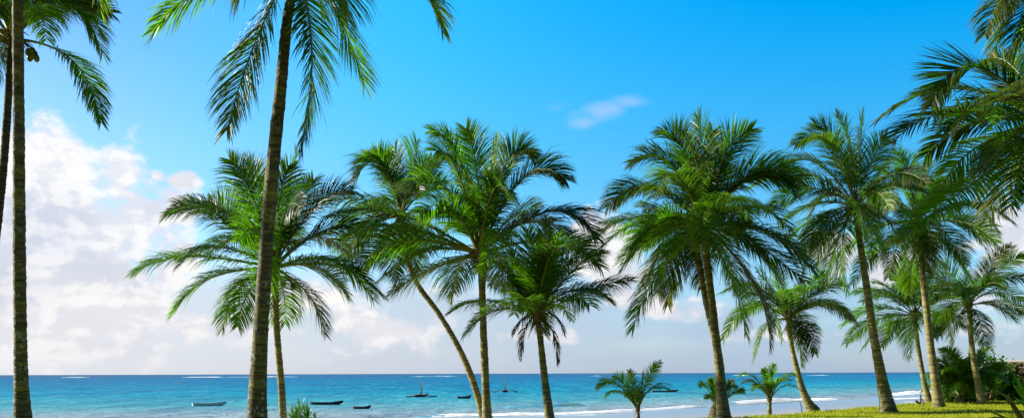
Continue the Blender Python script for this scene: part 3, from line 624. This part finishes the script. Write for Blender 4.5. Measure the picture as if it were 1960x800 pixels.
palm('palm with a pale ringed trunk right of the bottle based palm', 40, [(1762, 460, 15), (1766, 520, 16), (1773, 590, 17), (1781, 660, 19), (1789, 720, 21), (1795, 765, 24), (1798, 780, 28)], (1757, 428),
     [(1720, 292, 1742, 355, {'d': .1, 'hue': .9, 'twist': 60}), (1748, 300, 1753, 360, {'d': -.1, 'hue': 1, 'twist': 70}), (1777, 310, 1768, 365, {'d': .1, 'hue': .8}), (1796, 340, 1780, 375, {'d': -.3, 'hue': .2}), (1680, 322, 1722, 358, {'d': .2, 'hue': .8}), (1842, 352, 1798, 374, {'d': .2}), (1912, 446, 1842, 396, {'d': .0, 'hue': .4}), (1886, 474, 1826, 420, {'d': -.3, 'hue': .1}),
      (1846, 505, 1806, 446, {'d': -.3, 'hue': .2}), (1664, 374, 1710, 380, {'d': .3}), (1593, 503, 1680, 440, {'d': .1, 'hue': .8}), (1632, 545, 1692, 465, {'d': -.2, 'hue': .1}), (1700, 530, 1724, 462, {'d': -.4, 'hue': .2}), (1862, 545, 1812, 475, {'d': .2, 'hue': .6}), (1740, 560, 1748, 490, {'d': .3}), (1800, 560, 1785, 480, {'d': .4})],
     fill=6, cocos=5, Lm=4.5, leaf=.95)
palm('smaller palm standing between and behind the two big right trunks', 46, [(1753, 625, 10), (1757, 660, 11), (1764, 705, 12), (1772, 745, 14), (1779, 770, 18)], (1752, 604),
     [(1620, 657, 1682, 614, {'d': -.1, 'hue': .8}), (1613, 622, 1682, 592, {'d': .1}), (1632, 560, 1690, 566, {'d': .1}), (1743, 682, 1742, 635, {'d': -.3}), (1705, 514, 1733, 560, {'d': .1, 'hue': .9}), (1742, 500, 1748, 552, {'d': .2, 'hue': .9}), (1790, 508, 1772, 556, {'d': .1}), (1820, 645, 1788, 600, {'d': -.1}), (1670, 540, 1715, 565, {'d': -.3, 'hue': .9}), (1835, 570, 1796, 570, {'d': .3}), (1700, 650, 1722, 610, {'d': -.5, 'hue': .3})],
     fill=6, Lm=3.9, leaf=.9, hue=.7)
palm('short palm in front of the shrubs near the right edge', 44, [(1856, 605, 13), (1858, 640, 13), (1864, 690, 14), (1873, 740, 16), (1880, 774, 20)], (1854, 584),
     [(1962, 582, 1904, 562, {'d': .1}), (1944, 614, 1900, 586, {'d': -.3}), (1963, 490, 1908, 524, {'d': -.1, 'hue': .9}), (1935, 471, 1890, 520, {'d': .2}), (1920, 548, 1886, 548, {'d': -.4, 'hue': .6}), (1841, 488, 1848, 535, {'d': .1}), (1808, 504, 1830, 540, {'d': .1, 'hue': .8}), (1779, 580, 1818, 558, {'d': -.1}), (1800, 642, 1820, 594, {'d': .2}), (1885, 662, 1874, 612, {'d': -.3}), (1788, 620, 1822, 585, {'d': -.4, 'hue': .8})],
     fill=6, cocos=4, Lm=3.6, leaf=.85)
palm('near palm beyond the right edge, its fronds hanging into view at top right', 16.5, [(2010, 270, 24), (2020, 450, 26), (2035, 650, 30), (2048, 780, 34), (2055, 880, 40)], (2005, 235),
     [(1782, 202, 1872, 138, {'twist': 55, 'd': -.1, 'hue': .1, 'leaf': .75, 'droop': .12}), (1713, 270, 1835, 222, {'twist': 12, 'd': -.2, 'hue': .0, 'leaf': .85, 'droop': .3}), (1716, 468, 1858, 366, {'twist': 20, 'd': -.6, 'hue': .9, 'leaf': .6, 'droop': .25}), (1786, 395, 1868, 290, {'twist': 80, 'd': -.1, 'hue': 1., 'leaf': .5}),
      (1898, 112, 1950, 145, {'d': .3, 'twist': 50, 'hue': .6}), (1905, 190, 1955, 190, {'d': -.6, 'hue': .1}), (1860, 335, 1940, 265, {'d': .3, 'dry': .2}), (1890, 420, 1950, 300, {'d': .1, 'dry': .3, 'hue': .5}), (1900, 250, 1950, 225, {'d': -.5, 'hue': .5, 'twist': 60}), (2200, 150, 2110, 150), (2220, 330, 2120, 230), (2130, 450, 2080, 330), (1990, 400, 2000, 320, {'d': .6}), (1770, 300, 1872, 240, {'d': .35, 'hue': .1}), (1810, 250, 1900, 200, {'d': .3, 'hue': .2}), (1880, 330, 1940, 262, {'d': -.5, 'hue': .1}), (1900, 300, 1950, 262, {'d': -.7, 'hue': .1}), (1935, 395, 1965, 300, {'d': -.3, 'hue': .3}), (1865, 240, 1930, 225, {'d': .6, 'hue': .8})],
     fill=2, fz=(-.2, .8), Lm=3.3, leaf=.7)
palm('tall palm beyond the right edge whose frond tips show in the top corner', 19, [(2060, -40, 20), (2068, 200, 23), (2080, 500, 26), (2092, 860, 36)], (2055, -80),
     [(1903, 108, 1950, 5, {'d': -.1, 'hue': .5, 'leaf': .7}), (1886, 66, 1945, -20, {'d': -.2, 'hue': .1, 'leaf': .75}), (1905, 40, 1965, -40, {'d': .2, 'hue': .2}), (1935, 90, 1985, -10, {'d': -.2, 'hue': .1}), (1918, 10, 1975, -60, {'d': .1, 'hue': .2, 'leaf': .75}), (1930, 170, 1985, 30, {'d': -.3, 'hue': .8, 'leaf': .7}), (1960, 220, 2010, 60, {'d': .2}), (2230, 60, 2150, -60), (2000, -330, 2030, -220), (2170, -300, 2110, -200)], fill=0, fz=(.2, 1.2), Lm=3.4, leaf=.75)

# seedling palms
def sprout(label, D, foot, hub, w, fr, L, leaf, fill=3):
    return palm(label, D, [(hub[0], hub[1]+2, w), ((hub[0]+foot[0])/2, (hub[1]+foot[1])/2, w*1.1), (foot[0], foot[1], w*1.2)], hub, fr, fill=fill, Lm=L, leaf=leaf, wid=.024, group='young palms at the lawn edge', fz=(.6, 1.3), name='young_palm', hue=.85, flare=1.0, rr=.06)
sprout('young palm with one tall upright frond standing left of the double palm', 29.1, (1222, 808), (1221, 783), 8, [(1143, 744, 1178, 736, {'d': -.1, 'hue': .8}), (1176, 722, 1196, 738, {'d': .1, 'twist': 60}), (1205, 710, 1212, 742, {'d': .3, 'twist': 70}), (1263, 694, 1238, 730, {'d': .05, 'twist': -75, 'hue': 1.}), (1287, 738, 1248, 743, {'d': -.1, 'thin': .4, 'leaf': .14}), (1232, 712, 1228, 742, {'d': -.2, 'twist': -60}), (1160, 760, 1188, 752, {'d': -.3})], 1.4, .33)
sprout('young palm half hidden behind the big double palm trunk', 31.2, (1374, 806), (1372, 778), 8, [(1341, 738, 1353, 744, {'d': -.1}), (1358, 725, 1366, 746, {'d': .1, 'twist': 60}), (1402, 728, 1388, 748, {'d': 0}), (1424, 748, 1400, 755, {'d': -.1}), (1372, 722, 1374, 748, {'d': .2})], 1.15, .28)
sprout('young palm with a short stubby trunk and folded new leaf, right of the double palm', 33.6, (1473, 793), (1473, 765), 9, [(1414, 722, 1442, 723, {'d': -.05, 'droop': .8}), (1422, 733, 1447, 735, {'d': .2, 'hue': .1}), (1482, 698, 1476, 728, {'d': .0, 'twist': 80, 'hue': 1., 'leaf': .35}), (1462, 706, 1469, 732, {'d': .1, 'twist': 80, 'hue': .9}), (1527, 724, 1500, 723, {'d': .1, 'droop': .8}), (1538, 752, 1503, 739, {'d': -.2, 'thin': .6, 'leaf': .1}), (1440, 748, 1456, 742, {'d': -.4})], 1.3, .34)

# ------------------------------------------------------------------ blades, shrubs, wall
def blades(mb, c, n, l, w, el=(.1, 1.4), sag=.7, seed=0, hue=(.2, .9), dry=.05, az=None):
    r_ = np.random.default_rng(seed)
    for k in range(n):
        a = r_.uniform(0, 6.28) if az is None else r_.uniform(*az); e = r_.uniform(*el); ln = l*r_.uniform(.7, 1.15)
        d = np.array([math.cos(a)*math.cos(e), math.sin(a)*math.cos(e), math.sin(e)]); s = np.array([-math.sin(a), math.cos(a), 0])
        up = np.cross(d, s); p = np.array(c)+d*.03+r_.normal(0, .02, 3); V = []; m = 7; cu = d.copy()
        for j in range(m):
            q = j/(m-1); ww = w/2*(.7+.6*q if q < .35 else .91*(1-((q-.35)/.65)**1.6))+.001
            V += [p-s*ww, p+up*(-.35*ww), p+s*ww]; p = p+cu*ln/(m-1); cu = norm(cu+np.array([0, 0, -1])*sag*r_.uniform(.1, .3)*(q+.2)*1.2)
        Q = [[3*j+o, 3*j+o+1, 3*j+o+4, 3*j+o+3] for j in range(m-1) for o in (0, 1)]
        mb.add(V, Q, None, (r_.random(), r_.uniform(*hue), 1. if r_.random() < dry else r_.random()*.1))
    return mb
def rosette_plant(name, label, cat, c, n, l, w, seed, **k):
    root = empty(name, c); tag(root, label, cat)
    MB().tube([np.array(c)+[0, 0, -.1], np.array(c)+[0, 0, l*.25]], [w*1.2, w], 8).build('stem', M_FIBRE, root)
    blades(MB(), np.array(c)+[0, 0, l*.15], n, l, w, seed=seed, **k).build('foliage', M_SHRUB, root)
    return root
p = at(572, 800, 25.5)
# screw pine: several heads on one plant
root = empty('screw_pine', (p[0], p[1], 0)); tag(root, 'small spiky screw pine at the foot of the slender left palm', 'screw pine')
mb = MB(); st = MB()
for k, (dx, dz, l) in enumerate([(0, .42, .5), (-.2, .22, .45), (.24, .2, .5), (.4, .0, .45), (-.1, .0, .4), (.15, .0, .45), (0, .22, .45)]):
    c = p+[dx, rng.uniform(-.25, .25), dz-.25]; blades(mb, c, 34, l, .045, seed=50+k, el=(-.3, 1.4), sag=1.3, hue=(.1, .8))
    st.tube([[p[0], p[1], -.1], (c+[p[0], p[1], 0])/2, c], [.06, .05, .05], 6)
mb.build('foliage', M_SHRUB, root); st.build('stem', M_FIBRE, root)

def shrub(name, label, cat, c, rad, n, seed, leaf=.16, hue=(.1, .8), dry=.04, grp=None):
    """branches radiating from the foot with clumps of leaves near their ends"""
    r_ = np.random.default_rng(seed); c = np.array(c, float)
    root = empty(name, c); tag(root, label, cat, grp); b = MB(); f = MB(); nb = 34
    ends = []
    for k in range(nb):
        a = r_.uniform(0, 6.28); e = math.asin(r_.uniform(.05, 1)); q = r_.uniform(.55, 1.08)
        d = np.array([math.cos(a)*math.cos(e)*rad[0], math.sin(a)*math.cos(e)*rad[1], math.sin(e)*rad[2]])*q
        m = c+d*.5+r_.normal(0, .08, 3); b.tube([c+[0, 0, -.05], m, c+d], [.035, .02, .008], 5); ends.append((c+d, m))
    M = n; idx = r_.integers(0, nb, M); E = np.array([e[0] for e in ends])[idx]; Mi = np.array([e[1] for e in ends])[idx]; q = r_.uniform(0, 1, (M, 1))**.6
    P = Mi+(E-Mi)*q+r_.normal(0, 1, (M, 3))*np.array(rad)*.13
    P[:, 2] = np.maximum(P[:, 2], c[2]+.03)
    d = norm(P-c+r_.normal(0, .8, (M, 3))); s = norm(np.cross(d, r_.normal(0, 1, (M, 3)))); l = leaf*r_.uniform(.6, 1.3, (M, 1)); w = l*.30
    V = np.stack([P, P+d*l*.5-s*w, P+d*l+[0, 0, -.02], P+d*l*.5+s*w], 1).reshape(-1, 3); i = np.arange(M)*4
    hu = r_.uniform(*hue, nb)[idx]
    f.add(V, np.stack([i, i+1, i+2, i+3], 1), None, np.repeat(np.stack([r_.random(M), hu, (r_.random(M) < dry)*.9], 1), 4, 0))
    b.build('branches', M_FIBRE, root); f.build('foliage', M_SHRUB, root); return root
g0 = lambda px, D: np.array([at(px, 700, D)[0], D, 0.])
# palm-like clump beside the wall
c = g0(1838, 45.6); c[2] = .35
root = empty('feather_palm_clump', (c[0], c[1], 0)); tag(root, 'bushy stemless palm clump with arching fronds right of the ringed trunk', 'palm clump')
st = MB(); st.tube([[c[0], c[1], -.1], c], [.25, .2], 8).build('crown', M_FIBRE, root)
for (tx, ty, vx, vy, d, h) in [(1806, 668, 1828, 698, -.1, .9), (1797, 692, 1815, 706, .1, .5), (1790, 742, 1810, 724, -.2, .3), (1782, 722, 1806, 716, -.3, .9), (1860, 672, 1852, 700, .1, .8), (1888, 668, 1868, 700, .2, .9), (1916, 706, 1878, 712, 0, .6), (1900, 740, 1872, 726, -.2, .4), (1828, 682, 1834, 710, .3, .7), (1845, 690, 1842, 712, -.4, .8), (1815, 756, 1822, 735, -.5, .3), (1868, 756, 1858, 735, -.5, .4), (1880, 690, 1860, 706, -.4, .5), (1800, 708, 1815, 712, -.5, .8), (1925, 728, 1885, 722, .3, .3)]:
    add_frond(root, c, at(tx, ty, 45.6+d*2.5), at(vx, vy, 45.6+d*1.3), leaf=.75, hue=1., mats=[M_SHRUB, M_RACHIS], wid=.05, rr=.02)
for k in range(10):
    a = k/10*6.28; e = rng.uniform(.3, 1.2); d = np.array([math.cos(a)*math.cos(e), math.sin(a)*math.cos(e), math.sin(e)])
    add_frond(root, c, c+d*1.9+[0, 0, -.5], c+d*1.1, leaf=.55, wid=.05, rr=.02)
shrub('leafy_shrub', 'dark broad leaved shrub in front of the creeper covered wall', 'shrub', g0(1900, 49.5), (1.15, 1.1, 2.3), 5200, 71, .2, (.0, .55))
shrub('leafy_shrub', 'low brownish shrub under the stemless palm clump', 'shrub', g0(1845, 47), (1.35, .8, 1.15), 3800, 72, .17, (.1, .5), .22)
shrub('leafy_shrub', 'dark shrub at the right end of the wall foot', 'shrub', g0(1950, 49), (1.4, .9, 1.1), 3800, 73, .17, (.0, .35), .12)
root = empty('screw_pine', g0(1893, 48.3)); tag(root, 'bright green strap leaved screw pine rising beside the shrubs', 'screw pine')
mb = MB(); st = MB(); c0 = g0(1893, 48.3)
for k, (dx, dy, dz, l) in enumerate([(0, 0, 1.5, .7), (-.35, .1, 1.1, .7), (.4, 0, 1.2, .75), (.1, -.3, .8, .7), (-.5, -.2, .5, .7), (.6, -.2, .6, .7)]):
    cc_ = c0+[dx, dy, dz]; blades(mb, cc_, 30, l, .07, seed=80+k, el=(-.1, 1.45), sag=.9, hue=(.5, 1)); st.tube([c0+[0, 0, -.1], (c0+cc_)/2, cc_], [.07, .06, .05], 6)
mb.build('foliage', M_SHRUB, root); st.build('stem', M_FIBRE, root)

# garden wall smothered in creeper
m_wall = simple('rough_plaster', (.16, .13, .09), .95, .4, 2, .6)
m_cope = simple('pale_coping', (.42, .38, .33), .8, .2, 4)
x0 = at(1893, 700, 51)[0]; wr = empty('garden_wall', (x0, 51.3, 0)); tag(wr, 'low wall overgrown with brown green creeper at the right edge', 'wall')
MB().box((x0+13, 51.3, 1.0), (26, .35, 2.3)).build('masonry', m_wall, wr)
MB().box((x0+13, 51.3, 2.20), (26.2, .55, .09)).build('coping', m_cope, wr)
N = 16000; r_ = np.random.default_rng(9)
P = np.stack([x0+r_.uniform(-.1, 9, N), 51.3-.17-np.abs(r_.normal(0, .09, N)), r_.uniform(0, 2.12, N)], 1)
kx = (np.sin(P[:, 0]*2.1+P[:, 2]*1.4)+np.sin(P[:, 0]*5+1)*np.cos(P[:, 2]*4)) > -1.25; P = P[kx]; N = len(P)
d = norm(r_.normal(0, 1, (N, 3))+[0, -.9, -.5]); s = norm(np.cross(d, r_.normal(0, 1, (N, 3)))); l = r_.uniform(.07, .16, (N, 1))
V = np.stack([P, P+d*l*.5-s*l*.35, P+d*l, P+d*l*.5+s*l*.35], 1).reshape(-1, 3); i = np.arange(N)*4
hh = np.clip(.35+.3*np.sin(P[:, 0]*3)*np.cos(P[:, 2]*5), 0, 1)
mesh_obj('creeper', V, np.stack([i, i+1, i+2, i+3], 1), M_SHRUB, wr, np.repeat(np.stack([r_.random(N), hh, np.clip(.55+.5*np.sin(P[:, 0]*4+2*P[:, 2]), 0, 1)], 1), 4, 0))

# sword leaved plant in the near right corner
c = at(1990, 905, 14); c[2] = 0
root = empty('sword_leaf_plant', c); tag(root, 'sword leaved plant with pale green and withered leaves in the near right corner', 'garden plant')
MB().tube([c+[0, 0, -.1], c+[0, 0, .55]], [.10, .08], 9).build('stem', M_FIBRE, root)
def sword(pts, w, hue, dry, D, label=None):
    P = spline(np.array([at(px, py, D+dd) for px, py, dd in pts]), 14); T = norm(np.gradient(P, axis=0)); s = norm(np.cross(T, [0, .9, .45])); q = np.linspace(0, 1, 14)
    ww = (w/2*np.where(q < .4, .6+q, 1-((q-.4)/.6)**1.5)+.002)[:, None]; up = np.cross(T, s)
    V = np.stack([P-s*ww, P-up*ww*.4, P+s*ww], 1).reshape(-1, 3); Q = [[3*j+o, 3*j+o+1, 3*j+o+4, 3*j+o+3] for j in range(13) for o in (0, 1)]
    o = mesh_obj('leaf', V, np.array(Q), M_SHRUB, root, np.tile([.5, hue, dry], (len(V), 1)))
    if label: o['label'] = label
hb = (1985, 838, 0)
sword([hb, (1972, 790, -.1), (1955, 742, -.2), (1942, 718, -.3)], .075, 1, .05, 14)
sword([hb, (1968, 775, -.2), (1950, 748, -.3), (1938, 733, -.5)], .07, 1, .1, 14)
sword([hb, (1970, 785, .1), (1954, 768, .1), (1940, 760, .2)], .06, 1, .0, 14)
sword([hb, (1955, 800, -.3), (1930, 762, -.5), (1908, 748, -.6)], .07, 0, .8, 14, 'withered dark brown leaf')
sword([hb, (1960, 805, -.2), (1940, 778, -.4), (1925, 765, -.6)], .06, 0, .65, 14, 'withered dark brown leaf')
sword([hb, (1940, 812, -.2), (1905, 800, -.3), (1872, 803, -.4)], .08, .3, .0, 14)
sword([hb, (1945, 815, .2), (1915, 795, .3), (1885, 784, .5)], .05, .2, .1, 14)
sword([hb, (2010, 770, 0), (2030, 730, 0), (2060, 700, .2)], .08, .9, 0, 14)
sword([hb, (1995, 770, .3), (1990, 720, .5), (1982, 690, .6)], .08, .9, 0, 14)
sword([hb, (2020, 800, -.3), (2060, 780, -.5), (2100, 790, -.6)], .08, .5, 0, 14)

# posts and driftwood
M_WOOD = simple('weathered_wood', (.07, .055, .045), .9, .4, 9, .4)
def stick(name, label, cat, pts, r):
    base = pts[0]; o = empty(name, base); tag(o, label, cat)
    MB().tube(spline(np.array(pts), 8), np.linspace(r, r*.7, 8)*np.array([1, .95, 1.05, .9, 1, .95, 1.02, .9]), 7).build('shaft', M_WOOD, o, True)
    mb = MB(); e = np.array(pts[-1]); mb.tube([e-[0, 0, .04], e+[.0, 0, .012]], [r*.85, r*.5], 7).build('splintered_top', M_WOOD, o)
def W(px, py, D, z=None):
    q = at(px, py, D)
    if z is not None: q[2] = z
    return q
stick('thin_post', 'thin dark post standing at the lawn edge beside the leaning palm foot', 'post', [W(1535, 792, 35.8, -.1), W(1534, 780, 35.8), W(1531, 767, 35.8)], .022)
stick('wooden_stake', 'upright dark stake between the two right palm feet', 'stake', [W(1762, 778, 44, -.1), W(1762, 765, 44), W(1762, 754, 44)], .05)
stick('driftwood_branch', 'slanting dark branch leaning against the stake', 'branch', [W(1769, 774, 43.6, .0), W(1766, 766, 43.7), W(1763, 760, 43.8)], .04)
stick('driftwood_log', 'short dark log lying left of the stake', 'log', [W(1760, 775, 43.4, .06), W(1757, 772, 43.4, .12), W(1753, 770, 43.4, .22)], .07)
stick('driftwood_branch', 'thin bent stick between the pale trunk and the shrubs', 'branch', [W(1806, 775, 43, -.05), W(1804, 762, 43), W(1799, 748, 43)], .025)

# ------------------------------------------------------------------ boats
M_DARK = simple('tarred_hull', (.018, .016, .022), .6, .3, 3); M_PALE = simple('faded_hull', (.42, .50, .46), .6, .25, 3); M_SPAR = simple('spar_wood', (.16, .12, .10), .8, .3, 6); M_RIM = simple('gunwale_wood', (.10, .08, .07), .7, .3, 6)
def hull(mb, L, Bm, H, sheer=.25, n=17, bow=1.0, stern=.2):
    """open dugout with thickness; local x along the boat, z = 0 waterline"""
    V = []; q = np.linspace(-1, 1, n); ang = np.linspace(-1, 1, 9)
    def ring(scale, inner):
        for x in q:
            f = max(1-abs(x)**3.0, .04); hw = Bm/2*f**.75*scale
            top = H*(1+sheer*(bow*max(x, 0)**3+stern*max(-x, 0)**3)*3)
            for a in ang:
                y = hw*math.sin(a*math.pi/2)*1.0; z = -.18+(top+.18)*(1-math.cos(a*math.pi/2))**1.0
                if inner: z = max(z, -.08)+.0
                V.append([x*L/2*(1 if not inner else .975)+(.12*L*bow*max(x, 0)**6*(z > H*.5)), y, z])
    ring(1, False); ring(.88, True)
    m = 9; Q = []; o = n*m
    for i in range(n-1):
        for j in range(m-1):
            a = i*m+j; Q.append([a, a+m, a+m+1, a+1]); Q.append([o+a, o+a+1, o+a+m+1, o+a+m])
        for j in (0, m-1):
            a = i*m+j; Q.append([a, a+m, o+a+m, o+a] if j == 0 else [a, o+a, o+a+m, a+m])
    for j in range(m-1):
        Q.append([j, j+1, o+j+1, o+j]); a = (n-1)*m+j; Q.append([a, o+a, o+a+1, a+1])
    return np.array(V), np.array(Q)
def place(V, c, rz, s=1):
    R = np.array([[math.cos(rz), -math.sin(rz), 0], [math.sin(rz), math.cos(rz), 0], [0, 0, 1]]); return (np.asarray(V)*s)@R.T+np.asarray(c)
def boat(label, px, py, wpx, rz, m, cat='canoe', outrig=None, hfac=1.0):
    d = at(px, py, 1.)-np.array([0, 0, EYE]); k = (SEA_Z-EYE)/d[2]; c = np.array([d[0]*k, k, SEA_Z]); L = wpx/F*k/max(abs(math.cos(rz)), .3)
    name = 'outrigger_canoe' if outrig else 'dugout_canoe'
    root = empty(name, c); tag(root, label, cat, 'fishing boats moored off the beach')
    if outrig: L = 5.2
    V, Q = hull(None, L, .95, .42*hfac); mb = MB(); mb.add(place(V, c, rz), Q); mb.build('hull', m, root, True)
    for x in (-.28, .05, .34):
        b_ = MB(); b_.box(place([[x*L, 0, .30*hfac]], c, rz)[0], (.18, .80, .04), rz); b_.build('thwart', M_RIM, root)
    if outrig:
        sp, tall = outrig
        mb = MB(); mb.tube(place([[.3, 0, -.05], [.33, 0, tall*.5], [.28, 0, tall]], c, rz), [.06, .045, .03], 7).build('mast', M_SPAR, root)
        yd = MB(); yd.tube(place([[.25, .05, .5], [.05, .1, tall*.6], [-.15, .1, tall*1.12]], c, rz), [.06, .09, .03], 6).build('yard', M_SPAR, root)
        yd = MB(); yd.tube(place([[.5, .05, .5], [.8, 0, tall*.55], [.95, 0, tall*.95]], c, rz), [.03, .025, .02], 5).build('spar', M_SPAR, root)
        for x in (-.75, .85):
            MB().tube(place([[x, -sp, .16], [x, -sp*.5, .5], [x, 0, .52], [x, sp*.5, .5], [x, sp, .16]], c, rz), [.05, .06, .07, .06, .05], 6).build('outrigger_boom', M_SPAR, root)
        for sgn in (-1, 1):
            V, Q = hull(None, 3.6, .26, .16); b2 = MB(); b2.add(place(V+[0, sgn*sp, .0], c, rz), Q); b2.build('float', M_DARK, root, True)
        b3 = MB(); ell(b3, place([[-.5, 0, .55]], c, rz)[0], (.5, .28, .2)); b3.build('sail_bundle', M_RIM, root, True)
    return root
boat('pale grey green canoe on the water left of the tallest palm', 397, 776, 58, .06, M_PALE)
boat('long dark canoe on the water right of the screw pine', 622, 774, 56, .05, M_DARK)
boat('small dark canoe nearest the beach, right of the long dark one', 691, 782, 31, -.1, M_DARK, hfac=.8)
boat('small dark canoe between the sailing canoe and the slanting trunk', 887, 762, 24, .15, M_DARK, hfac=1.0)
boat('outrigger sailing canoe with bare mast left of the slanting palm trunk', 806, 759, 48, 1.18, M_DARK, 'outrigger canoe', (2.7, 3.6))
boat('farther outrigger sailing canoe right of the central palm trunk', 967, 750, 38, 1.35, M_DARK, 'outrigger canoe', (2.9, 3.4))
boat('dark and pale canoe partly behind the young palm with the upright frond', 1270, 750, 46, .0, M_RIM)
